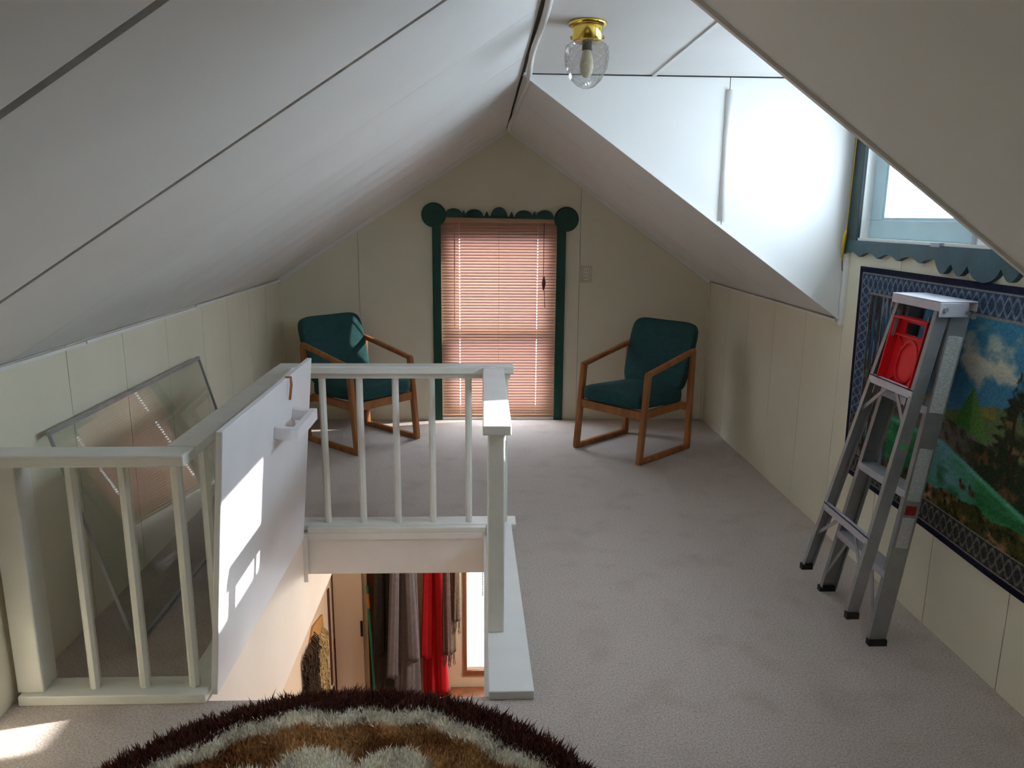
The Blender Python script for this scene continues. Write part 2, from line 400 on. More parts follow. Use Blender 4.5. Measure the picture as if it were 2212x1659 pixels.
# ---- right wall (with dormer window opening)
DWY0, DWY1, DWZ0, DWZ1 = 1.86, 3.64, 1.50, 2.14
m = MB()
m.box(XR+.014, XR+.13, YB-.1, YF+.1, FT, ER-.0)
m.box(XR+.014, XR+.13, DY0, DY1+.02, ER, DWZ0).box(XR+.014, XR+.13, DY0-.05, DY1+.05, DWZ1, RZ+.1)
m.box(XR+.014, XR+.13, DY0-.05, DWY0, DWZ0, DWZ1).box(XR+.014, XR+.13, DWY1, DY1+.05, DWZ0, DWZ1)
wr = struct(m.build('wall_right', 'backing'))
ys = [YB, -.4, .5, 1.2, DY0, 2.32, 2.775, 3.24, 3.715, 4.15, 4.6, 5.07, 5.5, YF]
for i in range(len(ys)-1):
    top = ER-.004 if (ys[i+1] < DY0+.01 or ys[i] > 3.7) else DWZ0
    ph = rnd.uniform(0, 6)
    MB().panel((XR, ys[i]+.002, 0), (0, ys[i+1]-ys[i]-.004, 0), (0, 0, top), .012, (-1, 0, 0), 6, 3,
               (lambda ph: lambda a, b: .004*math.sin(math.pi*a)*math.sin(ph+b*2)-.001)(ph)).build('wall_panel', 'cream', wr)
MB().box(XR, XR+.012, DY0, DY1, DWZ1, RZ).build('wall_panel', 'cream', wr)
MB().box(XR, XR+.012, DY0, DWY0, DWZ0, DWZ1).build('wall_panel', 'cream', wr)
MB().box(XR, XR+.012, DWY1, DY1, DWZ0, DWZ1).build('wall_panel', 'cream', wr)
struct(MB().box(XR-.014, XR, 3.708, 3.742, ER-.03, 1.44).build('trim_4', 'trim_white'))
# ---- far gable wall with tall window
GX0, GX1, GZ1 = -.322, .572, 1.59
zr_ = lambda x: (EL+(x-XL)*(RZ-EL)/(RX-XL)) if x <= RX else (RZ-(x-RX)*(RZ-ER)/(XR-RX))
def gable(m, y0, y1, e=0.0):
    m.prism([(XL-e, -.0), (GX0, 0), (GX0, zr_(GX0)+e), (XL-e, EL+e)], 'y', y0, y1)
    m.prism([(GX0, GZ1), (GX1, GZ1), (GX1, zr_(GX1)+e), (RX, RZ+e), (GX0, zr_(GX0)+e)], 'y', y0, y1)
    m.prism([(GX1, 0), (XR+e, 0), (XR+e, ER+e), (GX1, zr_(GX1)+e)], 'y', y0, y1)
    return m
wf = struct(gable(MB(), YF+.014, YF+.10, .12).build('wall_far', 'backing'))
g = .0015
for poly in ([(XL, 0), (-.95-g, 0), (-.95-g, zr_(-.95)), (XL, EL)],
             [(-.95+g, 0), (GX0, 0), (GX0, zr_(GX0)), (-.95+g, zr_(-.95))],
             [(GX0, GZ1), (GX1, GZ1), (GX1, zr_(GX1)), (RX, RZ), (GX0, zr_(GX0))],
             [(GX1, 0), (.75-g, 0), (.75-g, zr_(.75)), (GX1, zr_(GX1))],
             [(.75+g, 0), (XR, 0), (XR, ER), (.75+g, zr_(.75))]):
    MB().prism(poly, 'y', YF, YF+.013).build('wall_panel', 'cream', wf)
# rear gable (behind the camera)
struct(MB().prism([(XL-.1, 0), (XR+.1, 0), (XR+.1, ER+.1), (RX, RZ+.1), (XL-.1, EL+.1)], 'y', YB-.1, YB).build('wall_near', 'cream'))

# ---- trims : gable slope edges, eaves, corners, ridge
struct(MB().beam(vec(XL, YF-.012, EL)+nLs*.012, vec(RX, YF-.012, RZ)+nLs*.012, .03, .022, nLs).build('trim_5', 'trim_white'))
struct(MB().beam(vec(RX, YF-.012, RZ)+nRs*.012, vec(XR, YF-.012, ER)+nRs*.012, .03, .022, nRs).build('trim_6', 'trim_white'))
for i, (ya, yb) in enumerate(((.4, 2.1), (2.106, 3.02), (3.03, 4.2), (4.21, 5.1), (5.106, YF-.02))):
    struct(MB().beam((XL+.010, ya, EL-.012+.003*(i % 2)), (XL+.010, yb, EL-.012-.002*(i % 3)), .012, .012, (0, 0, 1)).build('trim_7', 'trim_white'))
struct(MB().beam((XR-.010, DY1+.02, ER-.012), (XR-.010, YF-.02, ER-.010), .012, .012, (0, 0, 1)).build('trim_8', 'trim_white'))
struct(MB().box(XL, XL+.022, YF-.02, YF, 0, EL-.02).build('trim_9', 'cream'))
struct(MB().box(XR-.022, XR, YF-.02, YF, 0, ER-.02).build('trim_10', 'cream'))
rt = MB(); pts = []
for k in range(41):
    y = .5+(YF-.53)*k/40
    pts.append((RX+.012+.008*math.sin(y*1.9)+.006*math.sin(y*5.3), y, RZ-.020+.006*math.sin(y*2.7)))
rt.tube(pts, .012, 8)
struct(rt.build('trim_11', 'trim_white', smooth=True))

# ---- window_1 : tall gable window, green casing, scalloped head
w1 = struct(empty('window_1', (.125, YF, 0)))
cz = 1.60
MB().box(GX0-.062, GX0+.004, YF-.022, YF, 0, cz).build('side_casing', 'green', w1, bevel=.004)
MB().box(GX1-.004, GX1+.066, YF-.022, YF, 0, cz-.02).build('side_casing', 'green', w1, bevel=.004)
hb = [(GX0, cz-.012), (GX1, cz-.025)]
n = 120; top = []
for k in range(n+1):
    t = k/n; x = GX1+(GX0-GX1)*t
    bumps = [(.11, .075, .052), (.29, .075, .048), (.5, .07, .068), (.71, .075, .048), (.885, .075, .052)]
    z = .010
    for c, wd, h in bumps:
        d = abs(t-c)/wd
        if d < 1: z = max(z, h*math.sqrt(1-d*d)+.012)
    for c in (.20, .395, .605, .80):
        d = abs(t-c)/.018
        if d < 1: z = max(z, .042*(1-d)+.012)
    top.append((x, cz-.022+.012*t+z))
MB().prism(hb+top, 'y', YF-.022, YF).build('head_board', 'green', w1)
for x, z in ((GX0-.048, 1.602), (GX1+.066, 1.578)):
    MB().rings([[(x+r*math.cos(2*math.pi*i/28), y, z+r*math.sin(2*math.pi*i/28)) for i in range(28)] for y, r in ((YF, .093), (YF-.024, .093), (YF-.03, .085))]).build('rosette', 'green', w1)
MB().box(GX0, GX1, YF-.015, YF+.09, -.012, .018).build('sill', 'trim_white', w1)
fr = MB()
for a, b, c, d in ((GX0, GX0+.075, .02, GZ1), (GX1-.075, GX1, .02, GZ1), (GX0+.075, GX1-.075, .02, .10), (GX0+.075, GX1-.075, 1.42, GZ1), (GX0+.075, GX1-.075, .64, .72)):
    fr.box(a, b, YF+.055, YF+.095, c, d)
fr.build('sash_frame', 'trim_white', w1)
for c, d in ((.10, .64), (.72, 1.42)):
    MB().box(GX0+.075, GX1-.075, YF+.073, YF+.077, c, d).build('pane', 'glass', w1)
portal('daylight_gable_window', (.125, YF+.14, .8), .9, 1.6, (0, -1, 0))

# ---- window_2 : dormer window
w2 = struct(empty('window_2', (XR, 2.75, DWZ0)))
MB().box(XR-.02, XR, DWY1-.015, DY1-.018, DWZ0-.02, DWZ1+.05).build('side_casing', 'casing_dark', w2, bevel=.003)
MB().box(XR-.02, XR, DY0+.01, DWY0+.015, DWZ0-.02, DWZ1+.05).build('side_casing', 'casing_dark', w2, bevel=.003)
MB().box(XR-.02, XR, DWY0, DWY1, DWZ1-.01, DWZ1+.06).build('head_casing', 'teal', w2, bevel=.003)
ap = []
n = 160
for k in range(n+1):
    y = DY1-.02+(DY0+.02-DY1)*k/n
    t = (DY1-y)
    z = 1.425+.022*abs(math.sin(t*math.pi/.17))
    c = abs(y-2.66)
    if c < .30: z = 1.445-.062*max(0, 1-(c/.09)**2)**.5 if c < .09 else 1.44-.045*abs(math.sin((c-.09)*math.pi/.105))
    ap.append((y, z))
ap = [(DY0+.01, DWZ0), ]+[(DY1-.018, DWZ0)]+ap
MB().prism(ap, 'x', XR-.022, XR).build('scalloped_apron', 'teal', w2)
jb = MB()
jb.box(XR-.004, XR+.13, DWY1-.02, DWY1, DWZ0, DWZ1).box(XR-.004, XR+.13, DWY0, DWY0+.02, DWZ0, DWZ1)
jb.box(XR-.012, XR+.13, DWY0, DWY1, DWZ0, DWZ0+.012).box(XR-.004, XR+.13, DWY0, DWY1, DWZ1-.02, DWZ1)
jb.build('jamb', 'trim_white', w2)
def sash(ya, yb, x):
    s = MB(); t = .10; za, zb = DWZ0+.012, DWZ1-.02
    s.box(x, x+.035, ya, yb, za, za+.082).box(x, x+.035, ya, yb, zb-.07, zb)
    s.box(x, x+.035, ya, ya+t, za+.082, zb-.07).box(x, x+.035, yb-t, yb, za+.082, zb-.07)
    so_ = s.build('sash', 'paleblue', w2, bevel=.004)
    p = MB(); i = .018
    for a, b, c, d in ((ya+t, ya+t+i, za+.082, zb-.07), (yb-t-i, yb-t, za+.082, zb-.07), (ya+t+i, yb-t-i, za+.082, za+.082+.012), (ya+t+i, yb-t-i, zb-.082, zb-.07)):
        p.box(x+.006, x+.03, a, b, c, d)
    p.build('glazing_bead', 'paleblue', so_)
    MB().box(x+.016, x+.019, ya+t+i, yb-t-i, za+.094, zb-.082).build('pane', 'glass', so_)
sash(2.765, DWY1-.02, XR+.035); sash(DWY0+.02, 2.735, XR+.035)
MB().box(XR-.006, XR+.05, 2.735, 2.765, DWZ0, DWZ1-.02).build('mullion', 'trim_white', w2)
lt = MB().box(XR-.03, XR-.004, 2.93, 2.99, DWZ0-.004, DWZ0+.012).box(XR-.016, XR-.006, 2.742, 2.758, DWZ0+.012, DWZ0+.05)
lt.build('sash_latch', 'alu_dull', w2)
portal('daylight_dormer_window', (XR+.17, 2.75, 1.82), 1.78, .66, (-1, 0, 0))

# ---- below the attic
lf = struct(MB().box(-1.5, 2.0, .5, 6.1, LZ-.1, LZ).build('floor_below', 'wood_brown'))
struct(MB().box(-1.37, -1.25, .5, 6.1, LZ, FT).build('wall_below_left', 'lower_far'))
struct(MB().box(1.9, 2.0, .5, 6.1, LZ, FT).build('wall_below_right', 'lower_wall'))
struct(MB().box(-1.37, 2.0, .4, .5, LZ, FT).build('wall_below_near', 'lower_wall'))
LWX0, LWX1, LWZ0, LWZ1 = -.135, .55, -2.24, -1.05
m = MB(); Y0, Y1 = YF, YF+.12
m.box(-1.37, LWX0, Y0, Y1, LZ, FT).box(LWX1, 2.0, Y0, Y1, LZ, FT).box(LWX0, LWX1, Y0, Y1, LZ, LWZ0).box(LWX0, LWX1, Y0, Y1, LWZ1, FT)
struct(m.build('wall_below_far', 'lower_far'))
w3 = struct(empty('window_3', (.2, YF, LWZ0)))
f = MB()
for a, b, c, d in ((LWX0, LWX0+.03, LWZ0, LWZ1), (LWX1-.03, LWX1, LWZ0, LWZ1), (LWX0+.03, LWX1-.03, LWZ0, LWZ0+.03), (LWX0+.03, LWX1-.03, LWZ1-.03, LWZ1)):
    f.box(a, b, YF+.05, YF+.09, c, d)
f.build('sash_frame', 'trim_white', w3)
MB().box(LWX0+.03, LWX1-.03, YF+.068, YF+.072, LWZ0+.03, LWZ1-.03).build('pane', 'glass', w3)
cs = MB().box(LWX0-.025, LWX0, YF-.015, YF, LWZ0-.02, LWZ1+.03).box(LWX1, LWX1+.04, YF-.015, YF, LWZ0-.02, LWZ1+.03).box(LWX0-.025, LWX1+.04, YF-.02, YF, LWZ0-.045, LWZ0-.0)
cs.build('casing', 'wood_brown', w3)
portal('daylight_lower_window', (.2, YF+.16, -1.65), .7, 1.2, (0, -1, 0))
# stairwell linings
struct(MB().box(WX0-.03, WX0, WY0+.002, 4.55, -.545, FT-.001).box(WX0-.03, WX0, WY0+.002, WY1+.024, FT-.001, -.001).build('wall_stairwell_left', 'lower_wall'))
hd = MB().box(WX0, WX1, WY1, WY1+.025, FT, 0.0).box(WX0, WX1, WY1-.012, WY1, -.035, 0.0)
struct(hd.build('trim_12', 'trim_white', bevel=.003))
struct(MB().box(WX1-.014, WX1, WY0, WY1-.014, FT, 0.0).build('trim_13', 'trim_white'))
struct(MB().box(WX0-.03, WX0+.02, WY1-.03, WY1-.013, -.26, -.005).build('trim_14', 'trim_white'))
for y, z0, z1 in ((5.72, -2.2, -1.35), (4.95, LZ, -1.42), (5.9, LZ, -1.9)):
    struct(MB().box(-1.25, -1.238, y, y+.045, z0, z1).build('trim_15', 'maroon'))
d1 = struct(empty('door_1', (-1.237, 5.96, LZ)))
MB().box(-1.24, -1.0, 5.90, 5.935, LZ+.01, LZ+2.2).build('door_leaf', 'lower_wall', d1, bevel=.004)
MB().box(-1.0, -.965, 5.93, 5.978, LZ, LZ+2.24).build('door_casing', 'plate', d1)
MB().box(-1.022, -1.004, 5.89, 5.90, -1.86, -1.72).build('latch_plate', 'black', d1)
# unseen lamp and fixture, made up and added to brighten the room below
bl = empty('added_globe_lamp', (1.1, 4.9, FT)); tag(bl, 'made-up opal globe lamp, unseen, added to brighten the room under the attic', 'lamp')
MB().lathe([(.06, 0), (.06, -.02), (.03, -.03)], 20, (1.1, 4.9, FT), True).build('added_lamp_base', 'brass', bl)
MB().lathe([(.03, -.03), (.09, -.06), (.11, -.11), (.09, -.17), (.02, -.2)], 20, (1.1, 4.9, FT), True).build('globe', 'added_globe', bl, smooth=True)
ld = bpy.data.lights.new('added_fill_below', 'POINT'); ld.energy = 100; ld.color = (1.0, .95, .88); ld.shadow_soft_size = .12  # added fill light hung beneath the globe, out of view
lo = bpy.data.objects.new('added_fill_below', ld); COL.objects.link(lo); lo.location = (1.1, 4.9, FT-.36)

# ================================================================== RAILING
rl = tag(empty('stair_railing', (-.45, 3.0, 0)), 'white painted wooden railing with thin balusters around the stairwell', 'railing')
RW = 'rail_white'
def bal(x, y, z0=.03, z1=.83, r=.018):
    o = MB().rings([[(x+r*math.cos(math.pi/8+math.pi*i/4), y+r*math.sin(math.pi/8+math.pi*i/4), z) for i in range(8)] for z in (z0, z1)])
    o.build('baluster', RW, rl)
# wall end run
MB().box(-1.535, WX0-.005, 2.315, 2.425, 0, .035).build('bottom_plate', RW, rl, bevel=.004)
MB().box(-1.545, -1.46, 2.335, 2.425, .035, .83).build('post', RW, rl, bevel=.005)
MB().box(-1.55, -.925, 2.305, 2.41, .83, .868).build('handrail', RW, rl, bevel=.006)
for x in (-1.305, -1.14, -.975): bal(x, 2.37)
# run behind the hatch
MB().box(WX0-.10, WX0-.005, 2.425, 3.72, 0, .03).build('bottom_plate', RW, rl, bevel=.004)
MB().box(-1.02, -.925, 2.41, 3.75, .83, .868).build('handrail', RW, rl, bevel=.006)
for k in range(6): bal(-.972, 2.60+k*.19)
# far run
MB().box(WX0-.10, .175, WY1+.025, WY1+.14, 0, .03).box(WX0+.022, WX1-.002, WY1-.01, WY1+.025, 0, .028).build('bottom_plate', RW, rl, bevel=.004)
MB().box(-1.02, .155, 3.75, 3.845, .828, .866).box(-.92, .14, 3.775, 3.815, .80, .828).build('handrail', RW, rl, bevel=.005)
for x in (-.805, -.62, -.44, -.258, -.072, .112): bal(x, 3.80, z1=.80)
# right run
b = MB(); b.prism([(WX1, 2.31), (.175, 2.31), (.150, 3.755), (WX1, 3.755)], 'z', 0, .032); b.build('base_board', 'trim_white', rl, bevel=.004)
MB().box(.0, .105, 2.665, 3.75, .825, .862).build('handrail', 'trim_white', rl, bevel=.005)
MB().box(.018, .085, 2.70, 3.70, .795, .825).build('sub_rail', RW, rl, bevel=.003)
MB().box(.018, .082, 2.685, 2.755, .032, .825).build('post', RW, rl, bevel=.006)
for y in (3.0, 3.25, 3.5): bal(.05, y, z1=.80)

# ================================================================== HATCH
hx0, hx1 = -.898, -.815
ht = tag(empty('stair_hatch', (hx0, 3.0, .005)), 'white board hatch propped upright on its edge beside the stairwell', 'hatch')
hn = vec(.92, 0, -.09).normalized()
MB().panel((hx0, 2.355, .005), (0, 1.285, 0), (hx1-hx0, 0, .925), .022, hn).build('board', 'hatch_white', ht, bevel=.003)
def hp(y, t, off): return vec(hx0, y, .005)+vec(hx1-hx0, 0, .925)*t+hn*off
hd_ = MB()
for y in (3.00, 3.30):
    hd_.beam(hp(y, .80, 0), hp(y, .80, .075), .034, .05, (0, 1, 0))
hd_.beam(hp(2.97, .80, .085), hp(3.33, .80, .085), .03, .05, (1, 0, 0))
hd_.build('handle', 'hatch_white', ht, bevel=.003)
MB().tube([hp(3.18, 1.0, -.01), hp(3.18, 1.005, .012), hp(3.18, .97, .016), hp(3.18, .9, .012)], .006, 6).build('hook', 'oak', ht, smooth=True)

# ================================================================== STORM WINDOW
A = vec(-1.30, 2.66, .004); Bt = vec(-1.525, 2.66, .84); Ly = 1.46
st = tag(empty('storm_window_pane', (-1.4, 3.3, 0)), 'large clear pane in a thin metal edge leaning on the left panelled wall', 'glass pane')
sn = (Bt-A).cross(vec(0, 1, 0)).normalized(); 
if sn.x < 0: sn = -sn
MB().panel(A+vec(0, .01, 0)+(Bt-A)*.01, vec(0, Ly-.02, 0), (Bt-A)*.98, .005, sn).build('pane', 'storm_glass', st)
e = MB()
e.beam(A, Bt, .006, .012, (0, 1, 0)).beam(A+vec(0, Ly, 0), Bt+vec(0, Ly, 0), .006, .012, (0, 1, 0))
e.build('side_edge', 'alu_dull', st)
MB().beam(Bt+vec(0, -.006, 0), Bt+vec(0, Ly+.006, 0), .016, .014, (0, 0, 1)).build('top_edge', 'alu_dull', st)
MB().beam(A+vec(0, 0, .008), A+vec(0, Ly, .008), .014, .014, (0, 0, 1)).build('bottom_edge', 'alu_dull', st)

# ================================================================== BLIND on the gable window
vb = tag(empty('venetian_blind', (.125, YF+.01, .02)), 'closed peach venetian blind filling the green-framed gable window', 'blind')
bx0, bx1 = GX0+.002, GX1-.002; by = YF+.012
MB().box(bx0, bx1, by-.02, by+.02, 1.545, 1.585).build('head_rail', 'peach', vb, bevel=.003)
MB().box(bx0, bx1, by-.012, by+.012, .022, .040).build('bottom_rail', 'peach', vb, bevel=.003)
cxL, cxR = -.178, .425
NS = 66; zt, zb_ = 1.535, .055
def slat_mesh():
    s = MB(); wd = .027; ang = math.radians(62); hw = .0022
    xs = [bx0, cxL-hw, cxL+hw, cxR-hw, cxR+hw, bx1]; tt = [-.5, -.22, .22, .5]
    def P(x, t):
        bow = .0022*(1-4*t*t)
        return (x, t*wd*math.cos(ang)-bow*math.sin(ang), t*wd*math.sin(ang)+bow*math.cos(ang))
    vs = [P(x, t) for t in tt for x in xs]; fs = []
    for j in range(3):
        for i in range(5):
            if j == 1 and i in (1, 3): continue
            fs.append((j*6+i, j*6+i+1, (j+1)*6+i+1, (j+1)*6+i))
    return s.add(vs, fs)
sm = None
for k in range(NS):
    z = zb_+(zt-zb_)*k/(NS-1)
    if sm is None:
        o = slat_mesh().build('slat', 'slat', vb, local=True); sm = o.data
    else:
        o = bpy.data.objects.new('slat', sm); COL.objects.link(o); o.parent = vb
    o.location = (-.125, .002, z-.02)
    o.rotation_euler = (rnd.uniform(-.04, .04), 0, 0)
for x in (cxL, cxR, .125):
    MB().tube([(x, by-.017, 1.55), (x, by-.017, .04)], .0012, 5).build('ladder_cord', 'cord_white' if x != .125 else 'peach', vb)
MB().tube([(-.214, by-.028, 1.55), (-.216, by-.03, .745)], .004, 6).build('tilt_wand', 'peach', vb)
MB().tube([(.468, by-.028, 1.55), (.47, by-.03, 1.12), (.478, by-.03, 1.0), (.483, by-.03, .9)], .0025, 5).build('pull_cord', 'cord_dark', vb)
MB().lathe([(.003, .06), (.012, .03), (.016, .0), (.006, -.05)], 10, (.472, by-.03, 1.09), True).build('tassel', 'cord_dark', vb, smooth=True)

# outlet
ol = tag(empty('wall_outlet', (.80, YF, 1.16)), 'ivory electrical outlet plate on the gable wall beside the window', 'outlet')
MB().box(.760, .845, YF-.007, YF, 1.098, 1.228).build('plate', 'plate', ol, bevel=.003)
for z in (1.137, 1.190):
    r_ = MB().box(.785, .822, YF-.011, YF-.006, z-.017, z+.017).build('receptacle', 'trim_white', ol, bevel=.004)
    MB().box(.793, .797, YF-.0118, YF-.0108, z-.008, z+.008).box(.810, .814, YF-.0118, YF-.0108, z-.007, z+.007).build('slot', 'black', r_)

# ================================================================== CHAIRS
def make_chair():
    t = empty('armchair', (0, 0, 0)); W = 'oak'
    for s in (-1, 1):
        x = .272*s
        MB().box(x-.018, x+.018, -.30, .30, 0, .036).build('runner', W, t, bevel=.008, local=True)
        MB().beam((x, .283, .01), (x, .222, .60), .036, .044, (1, 0, 0)).build('front_leg', W, t, bevel=.008, local=True)
        MB().beam((x, -.282, .01), (x, -.288, .70), .036, .044, (1, 0, 0)).build('rear_leg', W, t, bevel=.008, local=True)
        MB().beam((x, .240, .595), (x, -.305, .70), .038, .034, (1, 0, 0)).build('armrest', W, t, bevel=.011, local=True, seg=3)
    MB().box(-.255, .255, .235, .262, .295, .355).build('seat_rail', W, t, bevel=.005, local=True)
    MB().box(-.255, .255, -.275, -.25, .28, .335).build('seat_rail', W, t, bevel=.005, local=True)
    for s in (-1, 1):
        MB().box(.236*s-.012, .236*s+.012, -.25, .235, .29, .345).build('seat_rail', W, t, bevel=.005, local=True)
    def fs(p):
        z = p.z+.02*(1-(p.x/.26)**2)*(1 if p.z > 0 else 0)+p.y*.05
        return (p.x, p.y, z)
    MB().superq((0, .012, .395), (.25, .285, .052), .35, .28, 40, 16, fs).build('seat_cushion', 'fabric', t, smooth=True, local=True)
    ca, sa = math.cos(math.radians(17)), math.sin(math.radians(17))
    def fb(p):
        y = p.y+.035*(p.x/.26)**2; w_ = 1.0-.06*max(0, -p.z/.25)
        return (p.x*w_, y*ca-p.z*sa, y*sa+p.z*ca)
    MB().superq((0, -.318, .635), (.266, .042, .25), .30, .30, 40, 20, fb).build('backrest', 'fabric', t, smooth=True, local=True)
    return t
ch = make_chair()
ch.location = (1.055, 5.19, 0); ch.rotation_euler = (0, 0, 2.308)
tag(ch, 'green upholstered oak armchair standing below the wall outlet', 'chair', 'green armchairs flanking the window')
ch2 = copy_tree(ch); ch2.location = (-.872, 5.425, 0); ch2.rotation_euler = (0, 0, -2.314)
tag(ch2, 'green upholstered oak armchair partly hidden behind the white railing', 'chair', 'green armchairs flanking the window')

# ================================================================== CEILING LAMP
lx, ly = .352, 2.765
lp = tag(empty('ceiling_lamp', (lx, ly, RZ)), 'brass ceiling lamp with a cut glass jar shade', 'lamp')
MB().lathe([(.0, 0), (.064, 0), (.066, -.008), (.062, -.016), (.052, -.018)], 32, (lx, ly, RZ)).build('canopy', 'brass', lp, smooth=True)
MB().lathe([(.050, -.012), (.052, -.03), (.050, -.034), (.050, -.062), (.044, -.066), (.0, -.064)], 32, (lx, ly, RZ)).build('collar', 'brass', lp, smooth=True)
for k in range(3):
    a = 2*math.pi*k/3+.4
    MB().tube([(lx+.05*math.cos(a), ly+.05*math.sin(a), RZ-.045), (lx+.064*math.cos(a), ly+.064*math.sin(a), RZ-.045)], .006, 8).build('thumb_screw', 'brass', lp)
js = MB(); prof = [(.048, -.058), (.052, -.066), (.068, -.08), (.071, -.11), (.066, -.15), (.05, -.185), (.028, -.207), (.008, -.215)]
pp = []
for k in range(len(prof)-1):
    for q in range(3):
        t = q/3; pp.append((prof[k][0]*(1-t)+prof[k+1][0]*t, prof[k][1]*(1-t)+prof[k+1][1]*t))
pp.append(prof[-1])
nn = 32; rs = []
for k, (r, z) in enumerate(pp):
    dm = .006*min(1, max(0, (k-3)/3))*(r/.07)
    rs.append([(lx+(r+(dm if (i+k) % 2 else -dm))*math.cos(2*math.pi*i/nn), ly+(r+(dm if (i+k) % 2 else -dm))*math.sin(2*math.pi*i/nn), RZ+z) for i in range(nn)])
js.rings(rs, cap=False).build('glass_shade', MAT['jar_glass'], lp)
MB().lathe([(.0, -.06), (.016, -.062), (.017, -.092), (.0, -.093)], 16, (lx, ly, RZ)).build('socket', 'black', lp, smooth=True)
MB().lathe([(.012, -.09), (.02, -.115), (.024, -.14), (.02, -.165), (.01, -.178), (.0, -.18)], 16, (lx, ly, RZ)).build('bulb', 'bulb', lp, smooth=True)

# ================================================================== LADDER
la = tag(empty('step_ladder', (1.5, 2.84, 0)), 'folded aluminium step ladder leaning on the right wall', 'ladder')
def channel(p, q, depth, flange, yin, name, t=.003):
    """C channel rail: web in the plane normal to Y, flanges pointing towards yin"""
    p, q = Vector(p), Vector(q); a = (q-p).normalized(); yv = vec(0, 1, 0); d = a.cross(yv).normalized()
    c = MB().beam(p, q, depth, t, d)
    for s in (-1, 1):
        off = d*(s*(depth/2-t/2))+yv*(yin*flange/2)
        c.beam(p+off, q+off, t, flange, d)
    return c.build(name, 'alu', la)
SF = lambda z: 1.512+z/1.29*.160        # step frame centre x at height z
RF = lambda z: 1.405+(z-.115)/1.17*.205
YS = lambda z, s: (3.06-.16*z/1.29) if s > 0 else (2.62-.005*z/1.29)
for s in (1, -1):
    r_ = channel((SF(.02), YS(0, s), .02), (SF(1.285), YS(1.285, s), 1.285), .066, .022, -s, 'step_rail')
    MB().box(SF(0)-.034, SF(0)+.036, YS(0, s)-.013, YS(0, s)+.013, 0, .024).build('foot', 'black', la)
    channel((RF(.135), YS(.1, s)-s*.004, .135), (RF(1.285), YS(1.285, s)-s*.004, 1.285), .045, .02, -s, 'rear_rail')
    MB().box(RF(.12)-.024, RF(.12)+.024, YS(.1, s)-s*.004-.012, YS(.1, s)-s*.004+.012, .112, .137).build('foot', 'black', la)
for z in (.30, .62, .94):
    MB().box(SF(z)-.034, SF(z)+.036, YS(z, -1)+.003, YS(z, 1)-.003, z-.018, z).box(SF(z)-.036, SF(z)-.032, YS(z, -1)+.003, YS(z, 1)-.003, z-.028, z+.002).build('step', 'alu_bright', la)
for z in (.42, .985):
    MB().box(RF(z)-.024, RF(z)-.020, YS(z, -1)+.006, YS(z, 1)-.006, z-.016, z+.016).box(RF(z)-.024, RF(z)-.004, YS(z, -1)+.006, YS(z, 1)-.006, z+.013, z+.016).build('rear_brace', 'alu_bright', la)
    for s in (1, -1):
        MB().beam((RF(z)-.012, YS(z, s)-s*.13, z-.012), (RF(z-.13)-.010, YS(z-.13, s)-s*.012, z-.13), .016, .003, (0, 1, 0)).build('strut', 'alu', la)
for s in (1, -1):
    MB().beam((SF(.28)-.03, YS(.28, s)-s*.10, .285), (SF(.09)-.03, YS(.09, s)-s*.01, .09), .016, .003, (0, 1, 0)).build('strut', 'alu', la)
cp = MB()
cx0, cx1 = RF(1.29)-.03, SF(1.29)+.042
cp.box(cx0, cx1, 2.595, 2.915, 1.318, 1.324).box(cx0, cx0+.004, 2.595, 2.915, 1.288, 1.318).box(cx1-.004, cx1, 2.595, 2.915, 1.288, 1.318)
cp.box(cx0, cx1-.03, 2.595, 2.599, 1.268, 1.318).box(cx0, cx1-.03, 2.911, 2.915, 1.268, 1.318)
cp.build('top_cap', 'alu_bright', la, bevel=.002)
for x, z in ((cx0+.02, 1.295), (cx1-.035, 1.285), (cx1-.012, 1.27)):
    MB().rings([[(x+.008*math.cos(2*math.pi*i/10), y, z+.008*math.sin(2*math.pi*i/10)) for i in range(10)] for y in (2.588, 2.598)]).build('rivet', 'alu', la)
# spreader bars
for s in (1, -1):
    MB().beam((RF(1.2), YS(1.1, s)-s*.05, 1.26), (RF(.9), YS(.9, s)-s*.05, .93), .014, .004, (1, 0, 0)).build('spreader', 'alu', la)
# labels on the outer rail
def on_rail(za, zb, w_, mat, name='label'):
    a, b = vec(SF(za), YS(za, -1)-.0025, za), vec(SF(zb), YS(zb, -1)-.0025, zb)
    MB().beam(a, b, w_, .001, (1, 0, 0)).build(name, mat, la)
on_rail(.92, 1.20, .052, 'label'); on_rail(.585, .785, .05, 'label'); on_rail(.40, .52, .046, 'label'); on_rail(.53, .565, .04, 'label_red')
MB().beam((RF(.79)-.002, YS(.79, -1)+.001, .785), (RF(.8)-.002, YS(.8, -1)+.001, .80), .016, .001, (1, 0, 0)).build('sticker', 'greendot', la)
